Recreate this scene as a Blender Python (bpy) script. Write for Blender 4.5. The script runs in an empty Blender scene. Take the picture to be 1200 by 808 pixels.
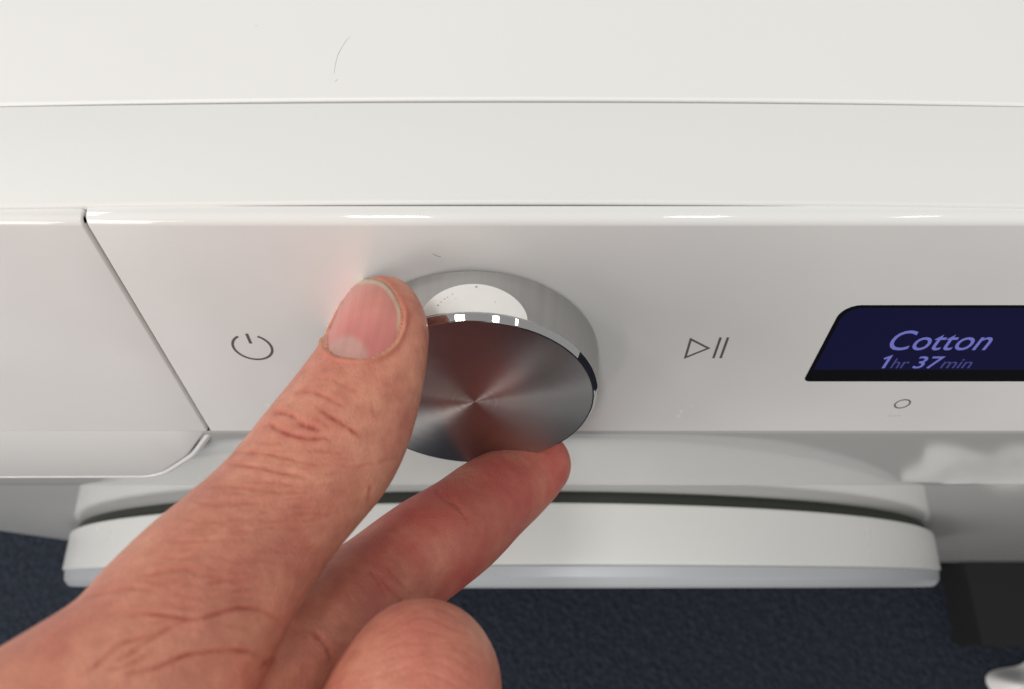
import bpy, math, random
import numpy as np
from mathutils import Matrix, Vector

# ------------------------------------------------------------------ camera, world, lamps, exposure
sc = bpy.context.scene
C = sc.collection
H = 0.94                                   # camera height above the floor (m)
PITCH = math.radians(20.438)               # optical axis, measured from straight down towards the machine
FPX = 812.0                                # focal length in pixels of a 1200 px wide picture
cam_d = bpy.data.cameras.new('camera')
cam_d.sensor_width = 36.0
cam_d.lens = FPX / 1200.0 * 36.0
cam_d.clip_start = 0.005
cam_d.clip_end = 60.0
cam_d.dof.use_dof = True
cam_d.dof.focus_distance = 0.150
cam_d.dof.aperture_fstop = 18.0
cam = bpy.data.objects.new('camera', cam_d)
cam.location = (0, 0, H)
cam.rotation_euler = (PITCH, 0, 0)
C.objects.link(cam)
sc.camera = cam

world = bpy.data.worlds.new('World')
sc.world = world
world.use_nodes = True
bg = world.node_tree.nodes['Background']
bg.inputs['Color'].default_value = (1.0, 0.985, 0.96, 1)
bg.inputs['Strength'].default_value = 0.405

def ceiling_or_fill_lamp(x, y, sx, sy, watts, z=2.75, col=(1.0, 0.98, 0.95)):
    l = bpy.data.lights.new('ceiling_or_fill_lamp', 'AREA')
    l.shape = 'RECTANGLE'; l.size = sx; l.size_y = sy; l.energy = watts; l.color = col
    o = bpy.data.objects.new('ceiling_or_fill_lamp', l)
    o.location = (x, y, z)
    C.objects.link(o)
    return o
ceiling_or_fill_lamp(-0.38, -0.55, 0.24, 0.5, 11)
ceiling_or_fill_lamp(0.57, -0.55, 0.165, 0.5, 5)
ceiling_or_fill_lamp(1.25, -0.55, 0.08, 0.5, 2)
ceiling_or_fill_lamp(-2.0, 0.5, 0.6, 1.2, 24)  # extra lamp added towards the back for more even light
# fill lamp added to the left, behind the viewer, to brighten the panel's left
left_fill = ceiling_or_fill_lamp(-2.3, -2.0, 2.0, 1.5, 52, z=1.72, col=(1.0, 0.95, 0.92))
left_fill.rotation_euler = (Vector((0, 0, 0.8)) - left_fill.location).to_track_quat('-Z', 'Y').to_euler()

sc.cycles.caustics_reflective = False
sc.view_settings.view_transform = 'Standard'
sc.view_settings.look = 'None'
sc.view_settings.exposure = 0.0
sc.view_settings.gamma = 1.0
sc.view_settings.use_curve_mapping = False

# ------------------------------------------------------------------ coordinates
# Modelling is done in millimetres relative to the point (0, 0, H): x right, y into the machine, z up.
AX = np.array([0, math.sin(PITCH), -math.cos(PITCH)])
UP = np.array([0, math.cos(PITCH), math.sin(PITCH)])
TILT = math.radians(20.0)                  # the control panel leans back by this much
PN = np.array([0, -math.cos(TILT), math.sin(TILT)])     # panel normal
PV = np.array([0, math.sin(TILT), math.cos(TILT)])      # up along the panel
PC = 167.2 * AX                            # centre of the panel
def pan(u, v, h=0.0):
    return PC + np.array([u, 0, 0]) + v * PV + h * PN
def wm(p):
    p = np.asarray(p, float).reshape(-1, 3) * 0.001
    p[:, 2] += H
    return p

# ------------------------------------------------------------------ helpers
def new_obj(name, verts_mm, faces, mat, parent=None, smooth=True, angle=None):
    me = bpy.data.meshes.new(name)
    me.from_pydata([tuple(v) for v in wm(verts_mm)], [], [tuple(f) for f in faces])
    me.validate()
    me.update()
    if smooth:
        me.polygons.foreach_set('use_smooth', [True] * len(me.polygons))
        if angle:
            me.set_sharp_from_angle(angle=math.radians(angle))
    me.materials.append(mat)
    o = bpy.data.objects.new(name, me)
    C.objects.link(o)
    if parent is not None:
        attach(o, parent)
    return o
def attach(o, parent):
    o.parent = parent
    o.matrix_parent_inverse = Matrix(parent['_mw']).inverted() if '_mw' in parent else Matrix.Identity(4)
def empty(name, loc_m):
    o = bpy.data.objects.new(name, None)
    o.location = loc_m
    o.empty_display_size = 0.05
    C.objects.link(o)
    return o
def child(o, parent, base=None):
    o.parent = parent
    if base is not None:                    # parent is an Empty standing at base, meshes are in world coordinates
        o.matrix_parent_inverse = Matrix.Translation(base).inverted()
def grid_faces(n, m, closed_n=False, closed_m=False, flip=False):
    f = []
    for i in range(n if closed_n else n - 1):
        for j in range(m if closed_m else m - 1):
            a, b = i * m + j, i * m + (j + 1) % m
            c, d = ((i + 1) % n) * m + (j + 1) % m, ((i + 1) % n) * m + j
            f.append((a, d, c, b) if flip else (a, b, c, d))
    return f
def sweep_x(prof, xs, bow=0.0):
    """profile [(y, z)] swept along x; bow pulls the ends towards the viewer"""
    v = []
    for x in xs:
        for (y, z) in prof:
            v.append((x, y - bow * x * x, z))
    return v
def fillet(pts, radii, seg=6):
    """round the corners of an open 2-D polyline"""
    out = [np.array(pts[0], float)]
    for i in range(1, len(pts) - 1):
        p0, p1, p2 = (np.array(q, float) for q in (pts[i-1], pts[i], pts[i+1]))
        r = radii[i]
        a = p0 - p1; b = p2 - p1
        la, lb = np.linalg.norm(a), np.linalg.norm(b)
        a /= la; b /= lb
        if r <= 0:
            out.append(p1); continue
        ang = math.acos(max(-1, min(1, float(a @ b))))
        d = min(r / math.tan(ang / 2), la * .49, lb * .49)
        rr = d * math.tan(ang / 2)
        cen = p1 + (a + b) / np.linalg.norm(a + b) * (rr / math.sin(ang / 2))
        s, e = p1 + a * d, p1 + b * d
        a0 = math.atan2(*(s - cen)[::-1]); a1 = math.atan2(*(e - cen)[::-1])
        da = (a1 - a0 + math.pi) % (2 * math.pi) - math.pi
        for k in range(seg + 1):
            t = a0 + da * k / seg
            out.append(cen + rr * np.array([math.cos(t), math.sin(t)]))
    out.append(np.array(pts[-1], float))
    return out

# ------------------------------------------------------------------ materials
def mat(name):
    m = bpy.data.materials.new(name)
    m.use_nodes = True
    nt = m.node_tree
    return m, nt, nt.nodes['Principled BSDF']
def simple(name, col, rough, metallic=0.0, coat=0.0, spec=0.5, bump=None, mottle=0.0, scale=30.0):
    m, nt, b = mat(name)
    b.inputs['Base Color'].default_value = (*col, 1)
    b.inputs['Roughness'].default_value = rough
    b.inputs['Metallic'].default_value = metallic
    b.inputs['Coat Weight'].default_value = coat
    b.inputs['Coat Roughness'].default_value = 0.06
    b.inputs['Specular IOR Level'].default_value = spec
    tc = nt.nodes.new('ShaderNodeTexCoord')
    if mottle > 0:
        no = nt.nodes.new('ShaderNodeTexNoise'); no.inputs['Scale'].default_value = scale
        no.inputs['Detail'].default_value = 5
        nt.links.new(tc.outputs['Object'], no.inputs['Vector'])
        mx = nt.nodes.new('ShaderNodeMix'); mx.data_type = 'RGBA'
        mx.inputs['A'].default_value = (*[c * (1 - mottle) for c in col], 1)
        mx.inputs['B'].default_value = (*[min(1, c * (1 + mottle)) for c in col], 1)
        nt.links.new(no.outputs['Fac'], mx.inputs['Factor'])
        nt.links.new(mx.outputs['Result'], b.inputs['Base Color'])
        # smudged gloss
        mr = nt.nodes.new('ShaderNodeMapRange')
        mr.inputs['To Min'].default_value = max(0, rough * .75); mr.inputs['To Max'].default_value = rough * 1.3
        nt.links.new(no.outputs['Fac'], mr.inputs['Value'])
        nt.links.new(mr.outputs['Result'], b.inputs['Roughness'])
    if bump:
        n2 = nt.nodes.new('ShaderNodeTexNoise'); n2.inputs['Scale'].default_value = bump[0]
        n2.inputs['Detail'].default_value = 3
        nt.links.new(tc.outputs['Object'], n2.inputs['Vector'])
        bp = nt.nodes.new('ShaderNodeBump'); bp.inputs['Strength'].default_value = bump[1]
        bp.inputs['Distance'].default_value = 0.001
        nt.links.new(n2.outputs['Fac'], bp.inputs['Height'])
        nt.links.new(bp.outputs['Normal'], b.inputs['Normal'])
    return m

M_LID = simple('lid_enamel', (0.80, 0.80, 0.785), 0.42, bump=(900, 0.012), mottle=0.012, scale=14)
M_TRIM = simple('trim_plastic', (0.76, 0.765, 0.745), 0.45, bump=(1400, 0.02), mottle=0.01, scale=9)
M_GLOSS = simple('gloss_white_plastic', (0.78, 0.78, 0.765), 0.05, coat=0.0, mottle=0.01, scale=20)
M_PANEL = simple('panel_film', (0.855, 0.845, 0.83), 0.50, metallic=0.24, coat=0.06, mottle=0.015, scale=25)
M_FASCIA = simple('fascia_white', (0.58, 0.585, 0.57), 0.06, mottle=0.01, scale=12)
M_CAB = simple('cabinet_enamel', (0.74, 0.745, 0.735), 0.08, mottle=0.01, scale=12)
M_DOOR = simple('door_white_shaded', (0.68, 0.685, 0.67), 0.25, mottle=0.01, scale=15)  # white door, base colour greyed to stand for shade from the absent viewer
M_DRING = simple('door_ring', (0.44, 0.465, 0.49), 0.32, metallic=0.1, mottle=0.01)
M_DARK = simple('gap_dark', (0.02, 0.022, 0.02), 0.7)
M_SHELL = simple('inner_plastic', (0.16, 0.15, 0.14), 0.6)
M_GASKET = simple('gasket_rubber', (0.022, 0.026, 0.018), 0.55)
M_ICON = simple('icon_print', (0.115, 0.11, 0.10), 0.5)
M_DOT = simple('white_print', (0.9, 0.9, 0.88), 0.4)
M_FAINTMARK = simple('scratch_grey', (0.36, 0.355, 0.35), 0.6)
M_FAINT = simple('faint_print', (0.66, 0.65, 0.63), 0.4)
M_GLASSDARK = simple('door_glass', (0.01, 0.011, 0.013), 0.03)
M_INDIC = simple('indicator_white', (0.86, 0.85, 0.82), 0.45, mottle=0.03, scale=400)

def emissive(name, col, em, strength, rough=0.15):
    m, nt, b = mat(name)
    b.inputs['Base Color'].default_value = (*col, 1)
    b.inputs['Roughness'].default_value = rough
    b.inputs['Emission Color'].default_value = (*em, 1)
    b.inputs['Emission Strength'].default_value = strength
    return m
M_BEZEL = simple('display_bezel', (0.006, 0.006, 0.007), 0.12)
M_SCREEN = emissive('display_screen', (0.004, 0.004, 0.012), (0.03, 0.03, 0.16), 0.15)
M_TEXT = emissive('display_letters', (0.02, 0.02, 0.05), (0.30, 0.31, 0.98), 0.45)
M_TEXTDIM = emissive('display_letters_dim', (0.02, 0.02, 0.05), (0.22, 0.23, 0.88), 0.2)

def brushed(name, col, rough, aniso, axis='radial', streak=0.06):
    m, nt, b = mat(name)
    b.inputs['Base Color'].default_value = (*col, 1)
    b.inputs['Metallic'].default_value = 1.0
    b.inputs['Anisotropic'].default_value = aniso
    tc = nt.nodes.new('ShaderNodeTexCoord')
    sep = nt.nodes.new('ShaderNodeSeparateXYZ')
    nt.links.new(tc.outputs['Object'], sep.inputs[0])
    neg = nt.nodes.new('ShaderNodeMath'); neg.operation = 'MULTIPLY'; neg.inputs[1].default_value = -1
    nt.links.new(sep.outputs['Y'], neg.inputs[0])
    com = nt.nodes.new('ShaderNodeCombineXYZ')
    nt.links.new(neg.outputs[0], com.inputs['X']); nt.links.new(sep.outputs['X'], com.inputs['Y'])
    vt = nt.nodes.new('ShaderNodeVectorTransform'); vt.vector_type = 'VECTOR'
    vt.convert_from = 'OBJECT'; vt.convert_to = 'WORLD'
    nt.links.new(com.outputs[0], vt.inputs[0])
    nt.links.new(vt.outputs[0], b.inputs['Tangent'])
    # turning marks: noise along the radius (face) or round the axis (body)
    ln = nt.nodes.new('ShaderNodeVectorMath'); ln.operation = 'LENGTH'
    nt.links.new(tc.outputs['Object'], ln.inputs[0])
    at = nt.nodes.new('ShaderNodeMath'); at.operation = 'ARCTAN2'
    nt.links.new(sep.outputs['Y'], at.inputs[0]); nt.links.new(sep.outputs['X'], at.inputs[1])
    no = nt.nodes.new('ShaderNodeTexNoise'); no.noise_dimensions = '1D'
    if axis == 'radial':
        no.inputs['Scale'].default_value = 5000.0
        nt.links.new(ln.outputs['Value'], no.inputs['W'])
    else:
        no.inputs['Scale'].default_value = 14.0; no.inputs['Detail'].default_value = 6
        nt.links.new(at.outputs[0], no.inputs['W'])
    wob = nt.nodes.new('ShaderNodeTexNoise'); wob.inputs['Scale'].default_value = 85; wob.inputs['Detail'].default_value = 3
    nt.links.new(tc.outputs['Object'], wob.inputs['Vector'])
    bpw = nt.nodes.new('ShaderNodeBump'); bpw.inputs['Strength'].default_value = .35; bpw.inputs['Distance'].default_value = .0007
    nt.links.new(wob.outputs['Fac'], bpw.inputs['Height'])
    if axis == 'radial': nt.links.new(bpw.outputs['Normal'], b.inputs['Normal'])
    mr = nt.nodes.new('ShaderNodeMapRange')
    mr.inputs['To Min'].default_value = rough * (1 - streak * 3); mr.inputs['To Max'].default_value = rough * (1 + streak * 3)
    nt.links.new(no.outputs['Fac'], mr.inputs['Value']); nt.links.new(mr.outputs['Result'], b.inputs['Roughness'])
    mx = nt.nodes.new('ShaderNodeMix'); mx.data_type = 'RGBA'
    mx.inputs['A'].default_value = (*[c * (1 - streak) for c in col], 1)
    mx.inputs['B'].default_value = (*[min(1, c * (1 + streak)) for c in col], 1)
    nt.links.new(no.outputs['Fac'], mx.inputs['Factor']); nt.links.new(mx.outputs['Result'], b.inputs['Base Color'])
    return m
M_FACE = brushed('spun_steel', (0.53, 0.515, 0.51), 0.42, 0.86, streak=0.05)
M_BODY = brushed('brushed_steel', (0.46, 0.455, 0.45), 0.42, 0.5, axis='round', streak=0.10)
M_CHROME = simple('polished_chrome', (0.60, 0.60, 0.605), 0.03, metallic=1.0)

# ------------------------------------------------------------------ floor
def carpet_material():
    m, nt, b = mat('navy_carpet')
    b.inputs['Roughness'].default_value = 0.95
    b.inputs['Specular IOR Level'].default_value = 0.15
    tc = nt.nodes.new('ShaderNodeTexCoord')
    v = nt.nodes.new('ShaderNodeTexVoronoi'); v.inputs['Scale'].default_value = 170
    nt.links.new(tc.outputs['Object'], v.inputs['Vector'])
    n = nt.nodes.new('ShaderNodeTexNoise'); n.inputs['Scale'].default_value = 130; n.inputs['Detail'].default_value = 6
    n.inputs['Roughness'].default_value = 0.75
    nt.links.new(tc.outputs['Object'], n.inputs['Vector'])
    r = nt.nodes.new('ShaderNodeValToRGB')
    r.color_ramp.elements[0].position = 0.33; r.color_ramp.elements[0].color = (0.011, 0.014, 0.021, 1)
    r.color_ramp.elements[1].position = 0.72; r.color_ramp.elements[1].color = (0.036, 0.044, 0.062, 1)
    nt.links.new(n.outputs['Fac'], r.inputs['Fac'])
    nt.links.new(r.outputs['Color'], b.inputs['Base Color'])
    bp = nt.nodes.new('ShaderNodeBump'); bp.inputs['Strength'].default_value = 0.8; bp.inputs['Distance'].default_value = 0.004
    nt.links.new(v.outputs['Distance'], bp.inputs['Height'])
    nt.links.new(bp.outputs['Normal'], b.inputs['Normal'])
    return m
fl = new_obj('floor', [(-9000, -9000, -H*1000), (9000, -9000, -H*1000), (9000, 9000, -H*1000), (-9000, 9000, -H*1000)],
             [(0, 1, 2, 3)], carpet_material(), smooth=False)
fl['kind'] = 'structure'
fl['label'] = 'dark navy carpet floor in front of the washing machine'

# ------------------------------------------------------------------ washing machine
BASE = Vector((0.0, 0.30, 0.0))
machine = empty('washing_machine', BASE)
machine['label'] = 'white washing machine with sloping control panel, steel knob and blue display'
machine['category'] = 'washing machine'
def mpart(o):
    child(o, machine, BASE); return o
XS = np.linspace(-330, 304, 61)
XL, XR, XD = -330.0, 304.0, -85.65          # cabinet sides and the seam beside the drawer
top = pan(0, 36.74); bot = pan(0, -37.54)
ty, tz, by, bz = top[1], top[2], bot[1], bot[2]
ZF = -270.0                                 # lower edge of the fascia

# lid and its front trim, with a narrow dark joint between them
YS = 99.0
pl = fillet([(640, -150), (640, -118.2), (YS, -118.2), (YS, -150)], [0, 2, 0.7, 0])
mpart(new_obj('lid', sweep_x(pl, XS, 0.00013), grid_faces(len(XS), len(pl), flip=True), M_LID, angle=40))
pt = fillet([(YS - .45, -150), (YS - .45, -118.45), (74.9, -119.9), (74.9, -150)], [0, 0.5, 0.8, 0])
mpart(new_obj('lid_trim', sweep_x(pt, XS, 0.00013*0.75), grid_faces(len(XS), len(pt)), M_TRIM, angle=40))

def lid_mark(name, pix, w, material):
    # thin flat fibre lying on the lid
    pts = []
    for a, b in pix:
        d = AX + np.array([1., 0, 0]) * (a - 600) / FPX - UP * (b - 404) / FPX
        q = d * (-118.2 / d[2]); pts.append(q)
    pts = np.array(pts); v = []; f = []
    for i, p in enumerate(pts):
        t = pts[min(i+1, len(pts)-1)] - pts[max(i-1, 0)]; t /= np.linalg.norm(t)
        nn = np.array([-t[1], t[0], 0]); ww = w * (.4 + .6 * math.sin(math.pi * (i + .5) / len(pts)))
        v += [p + nn * ww + [0, 0, .02], p + [0, 0, .02 + ww], p - nn * ww + [0, 0, .02]]
    for i in range(len(pts) - 1):
        f += [(3*i, 3*i+1, 3*i+4, 3*i+3), (3*i+1, 3*i+2, 3*i+5, 3*i+4)]
    o = new_obj(name, v, f, material); child(o, bpy.data.objects['lid']); return o
M_FIBRE = simple('grey_fibre', (0.60, 0.59, 0.57), 0.8)
lid_mark('scratch', [(411, 43), (406, 47), (401, 55), (396, 64), (393, 75), (391.5, 86)], .06, M_FIBRE)
lid_mark('scratch', [(396, 93), (394, 95), (392, 96)], .07, M_FIBRE)
lid_mark('scratch', [(299, 30), (301, 31)], .07, M_FIBRE)
def bull(dh=0.0, r=2.45):
    cy, cz = ty - r * PN[1], tz - r * PN[2]
    pts = [(cy + 1.3, cz + r - .05)]
    for k in range(11):
        a = math.radians(90 + 70 * k / 10)
        pts.append((cy + r * math.cos(a), cz + r * math.sin(a)))
    return [np.array(p) + np.array([0, dh]) for p in pts]
def cap_round(xs, prof, x_edge, r=0.8, side=1):
    """sweep along x with a rounded, turned-in end at x_edge (side=-1: the left end)"""
    v = []
    for x in xs:
        v += [(x, p[0], p[1]) for p in prof]
    return v

# panel top edge, flat film, and the same for the drawer on the left of the seam
G = 0.35                                    # half the seam
def strip(name, prof, x0, x1, material, round_end=None, depth=5.0, n=24):
    xs = list(np.linspace(x0, x1, n))
    rows = []
    prof = [np.array(p, float) for p in prof]
    tang = []
    for i in range(len(prof)):
        a = prof[max(0, i-1)]; b = prof[min(len(prof)-1, i+1)]
        t = (b - a) / (np.linalg.norm(b - a) + 1e-9)
        nrm = np.array([-t[1], t[0]])       # inward
        tang.append(nrm)
    def row(x, off):
        return [(x, *(p + nn * off)) for p, nn in zip(prof, tang)]
    r = 0.55
    ends0, ends1 = [], []
    if round_end in ('left', 'both'):
        ends0 = [row(x0, depth)] + [row(x0 + r * (1 - math.cos(a)), r * (1 - math.sin(a))) for a in np.linspace(0, math.pi/2, 5)[:-1]]
        xs[0] = x0 + r
    if round_end in ('right', 'both'):
        ends1 = [row(x1 - r * (1 - math.cos(a)), r * (1 - math.sin(a))) for a in np.linspace(math.pi/2, 0, 5)[1:]] + [row(x1, depth)]
        xs[-1] = x1 - r
    rows = ends0 + [row(x, 0) for x in xs] + ends1
    v = [p for rr in rows for p in rr]
    return new_obj(name, v, grid_faces(len(rows), len(prof)), material, angle=50)

pb = bull()
panel = mpart(strip('control_panel', pb, XD + G, XR, M_GLOSS, 'left'))
flat = [(ty + (by - ty) * k / 8, tz + (bz - tz) * k / 8) for k in range(9)]
film = strip('panel_film', flat, XD + G, XR, M_PANEL, 'left')
child(film, panel)
drawer = mpart(strip('detergent_drawer', bull(0.0, 2.0), XL, XD - G, M_GLOSS, 'right'))
dflat = [(ty + (by - ty) * k / 8, tz + (bz - tz) * k / 8) for k in range(9)]
dfilm = strip('panel_film', dflat, XL, XD - G, M_PANEL, 'right'); child(dfilm, drawer)
# dark space behind the seams
sy = 4.0
mpart(new_obj('inner_shell', [(XL+2, ty+3.6, tz-9), (XR-2, ty+3.6, tz-9), (XR-2, ty+60, tz-9), (XL+2, ty+60, tz-9),
                              (XL+2, by+5, bz-6), (XR-2, by+5, bz-6)],
              [(0, 1, 2, 3), (4, 5, 1, 0)], M_SHELL, smooth=False))

# lower fascia: glossy, nearly upright strip under the panel; it mirrors the door below
ZB = -266.6
fx = np.linspace(XL, XR, 40)
fz = np.concatenate([np.linspace(bz, bz - 2.5, 6), np.linspace(bz - 2.5, ZB + 1.2, 12)[1:], np.linspace(ZB + 1.2, ZB, 6)[1:]])
fv = []
for x in fx:
    for z in fz:
        t = min(1.0, (bz - z) / 2.5)
        y = by - 0.25 * math.sin(t * math.pi / 2) - 0.047 * (bz - z)
        e = (z - ZB) / 1.2
        if e < 1: y += 1.2 * (1 - math.sqrt(max(0, 1 - (1 - e)**2)))
        fv.append((x, y, z))
mpart(new_obj('lower_fascia', fv, grid_faces(len(fx), len(fz)), M_FASCIA, angle=50))

# drawer grip: the drawer front goes on below the film in the same plane, its corner cut off
GRIP_LINE = fillet([(XD - .9, -37.62), (-96.6, -51.2), (-111.0, -63.5), (XL, -65.0)], [0, 26, 16, 0], seg=10)
def grip():
    bx = XD - 0.9
    out = [np.array(p) for p in GRIP_LINE]
    m = len(out)
    loops = []
    for (off, h) in [(0.0, -5.0), (0.0, -0.8), (0.23, -0.23), (0.8, 0.0)]:
        lp = []
        for i, p in enumerate(out):
            a = out[max(0, i-1)]; b = out[min(m-1, i+1)]
            t = (b - a) / np.linalg.norm(b - a); nn = np.array([t[1], -t[0]])     # into the plate
            q = p + nn * off
            if i == 0: q = p + np.array([-off, 0])
            lp.append(pan(q[0], q[1], h))
        loops.append(lp)
    tl = []
    for i, p in enumerate(out):
        tl.append(pan(min(out[i][0] - 0.9, bx - 0.9) if i else bx - 0.8, -37.62, 0.0))
    loops.append(tl)
    v = [p for l in loops for p in l]
    return v, grid_faces(len(loops), m, flip=True)
gv, gf = grip()
go = new_obj('drawer_grip', gv, gf, M_GLOSS, angle=40); child(go, drawer)
# lip of the recess that the grip closes against
def recess_lip():
    out = [np.array(p) for p in GRIP_LINE]; m = len(out); loops = []
    for (off, h) in [(-.75, -6.0), (-.75, -1.3), (-.95, -.85), (-1.4, -.7), (-2.0, -.85), (-2.7, -1.6), (-3.0, -6.0)]:
        lp = []
        for i, p in enumerate(out):
            a = out[max(0, i-1)]; b = out[min(m-1, i+1)]
            t = (b - a) / np.linalg.norm(b - a); q = p + np.array([t[1], -t[0]]) * off
            lp.append(pan(q[0], min(q[1], -37.7), h))
        loops.append(lp)
    return [p for l in loops for p in l], grid_faces(len(loops), m)
lv_, lf_ = recess_lip()
mpart(new_obj('drawer_recess_lip', lv_, lf_, M_GLOSS, angle=50))

# cabinet below the fascia
cy0 = by - 2.0
cv = [(XL, cy0, -240), (XR, cy0, -240), (XR, cy0, -905), (XL, cy0, -905),
      (XL, 640, -119), (XR, 640, -119), (XR, 640, -905), (XL, 640, -905), (XL, 80, -124), (XR, 80, -124), (XL, cy0, -196), (XR, cy0, -196)]
mpart(new_obj('cabinet', cv, [(0, 3, 2, 1), (4, 5, 6, 7), (0, 10, 8, 4, 7, 3), (1, 2, 6, 5, 9, 11)], M_CAB, smooth=False))
mpart(new_obj('plinth', [(XL+8, cy0+25, -906), (XR-8, cy0+25, -906), (XR-8, cy0+25, -H*1000), (XL+8, cy0+25, -H*1000), (XL+8, 620, -906), (XR-8, 620, -906), (XR-8, 620, -H*1000), (XL+8, 620, -H*1000)],
              [(0, 3, 2, 1), (4, 5, 6, 7), (0, 4, 7, 3), (1, 2, 6, 5), (0, 1, 5, 4)], M_DARK, smooth=False))

# round door: surfaces turned about an axis along y
DX, DR = -6.0, 297.0
DZ = -288.0 - DR
def turned(name, prof, material, n=200, angle=35, flip=False):
    v = []
    for i in range(n):
        a = 2 * math.pi * i / n
        for (r, y) in prof:
            sx, cx_ = math.sin(a), math.cos(a)
            v.append((DX + r * math.copysign(abs(sx) ** .94, sx), y + 0.024 * (DR - r * cx_) * max(0.0, min(1.0, (38.0 - y) / 24.0)), DZ + r * math.copysign(abs(cx_) ** .94, cx_)))
    return new_obj(name, v, grid_faces(n, len(prof), closed_n=True, flip=flip), material, angle=angle)
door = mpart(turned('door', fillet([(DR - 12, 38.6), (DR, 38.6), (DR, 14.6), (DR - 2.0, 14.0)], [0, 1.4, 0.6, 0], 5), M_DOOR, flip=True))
gas = turned('gasket', [(DR - 4.0, cy0 + .2), (DR - 3.0, 41), (DR - 3.5, 38), (DR - 20, 37)], M_GASKET, flip=True); child(gas, door)
ring = turned('trim_ring', fillet([(DR - 2.0, 14.3), (DR - 1.2, 13.6), (DR - 1.8, 9.0), (DR - 5, 5.2), (DR - 40, 6.5), (DR - 60, 13), (DR - 60, 16)], [0, .3, 3, 4, 6, 2, 0], 6), M_DRING, flip=True); child(ring, door)
gl = turned('door_glass', [(DR - 60, 14), (DR - 110, 18), (DR - 190, 30), (1, 34)], M_GLASSDARK, n=120, flip=True); child(gl, door)

# ------------------------------------------------------------------ prints, display
def flat_on_panel(name, polys, h, material, parent, thick=0.03):
    """polys: list of outlines [(u, v)...] or (outer, inner) ribbons given as list of quads"""
    v, f = [], []
    for poly in polys:
        s = len(v)
        v += [pan(u, w, h) for u, w in poly]
        f.append(tuple(range(s, s + len(poly))))
    o = new_obj(name, v, f, material, smooth=False)
    child(o, parent)
    return o
def ribbon(path, w, closed=False):
    path = [np.array(p, float) for p in path]
    n = len(path); L, Rr = [], []
    for i in range(n):
        a = path[(i-1) % n] if closed or i > 0 else path[i]
        b = path[(i+1) % n] if closed or i < n-1 else path[i]
        d1 = path[i] - a; d2 = b - path[i]
        d1 = d1 / np.linalg.norm(d1) if np.linalg.norm(d1) > 1e-9 else d2 / np.linalg.norm(d2)
        d2 = d2 / np.linalg.norm(d2) if np.linalg.norm(d2) > 1e-9 else d1
        n1 = np.array([-d1[1], d1[0]]); n2 = np.array([-d2[1], d2[0]])
        m = n1 + n2; m /= np.linalg.norm(m)
        k = w / 2 / max(0.35, float(m @ n1))
        L.append(path[i] + m * k); Rr.append(path[i] - m * k)
    q = []
    for i in range(n if closed else n - 1):
        j = (i + 1) % n
        q.append([L[i], Rr[i], Rr[j], L[j]])
    return q
pu, pv_, prad = -62.9, -1.0, 4.62
arc = [(pu + prad * math.sin(a), pv_ + prad * math.cos(a)) for a in np.linspace(math.radians(30), math.radians(330), 40)]
flat_on_panel('power_symbol', ribbon(arc, 0.62) + ribbon([(pu, 4.0), (pu, 0.4)], 0.72), 0.05, M_ICON, panel)
flat_on_panel('play_symbol', ribbon([(42.75, 2.0), (42.75, -4.9), (47.7, -1.35)], 0.58, True), 0.05, M_ICON, panel)
for u in (49.73, 51.5):
    flat_on_panel('pause_bar', ribbon([(u, 2.65), (u, -5.15)], 0.62), 0.05, M_ICON, panel)
flat_on_panel('option_ring', ribbon([(104.7 + 1.9 * math.sin(a), -24.5 + 1.9 * math.cos(a)) for a in np.linspace(0, 2*math.pi, 29)[:-1]], 0.42, True), 0.05, M_ICON, panel)
for (u, w, s) in [(103.7, -30.2, .55), (104.9, -30.2, .5), (106.1, -30.1, .55)]:
    flat_on_panel('option_print', [[(u-.5, w-.3), (u+.5, w-.3), (u+.5, w+.3), (u-.5, w+.3)]], 0.05, M_FAINT, panel)
for (u, w, r) in [(45.95, -27.9, .45), (45.6, -30.2, .5), (48.4, -25.1, .42), (-65.6, -25.1, .45), (-64.9, -26.2, .3)]:
    flat_on_panel('dust_speck', [[(u + r * (1 + .35 * math.sin(3*a + u)) * math.cos(a), w + r * (1 + .3 * math.cos(2*a + w)) * math.sin(a)) for a in np.linspace(0, 2*math.pi, 12)[:-1]]], 0.06, M_DOT, panel)

flat_on_panel('scratch', ribbon([(-16.6, 29.3), (-15.6, 28.6), (-14.9, 28.4)], 0.16), 0.05, M_FAINTMARK, panel)
def round_rect(u0, u1, v0, v1, rtl, rbl, seg=8):
    pts = fillet([(u1, v1), (u0, v1), (u0, v0), (u1, v0)], [0, rtl, rbl, 0], seg)
    return [tuple(p) for p in pts]
def plate(name, outline, h0, h1, material, parent):
    n = len(outline)
    v = [pan(u, w, h0) for u, w in outline] + [pan(u, w, h1) for u, w in outline]
    f = [tuple(range(n, 2*n))] + [(i, (i+1) % n, n + (i+1) % n, n + i) for i in range(n)]
    o = new_obj(name, v, f, material, smooth=False); child(o, parent); return o
U1 = 205.0
display = plate('display', round_rect(74.9, U1, -14.6, 13.75, 4.2, 1.6), -0.3, 0.06, M_BEZEL, machine)
display.matrix_parent_inverse = Matrix.Translation(BASE).inverted()
scr = flat_on_panel('screen', [round_rect(75.9, U1 - .7, -9.7, 12.9, 3.8, 0.2)], 0.10, M_SCREEN, display)
PM = Matrix(((1, PV[0], PN[0], 0), (0, PV[1], PN[1], 0), (0, PV[2], PN[2], 0), (0, 0, 0, 1)))
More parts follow.
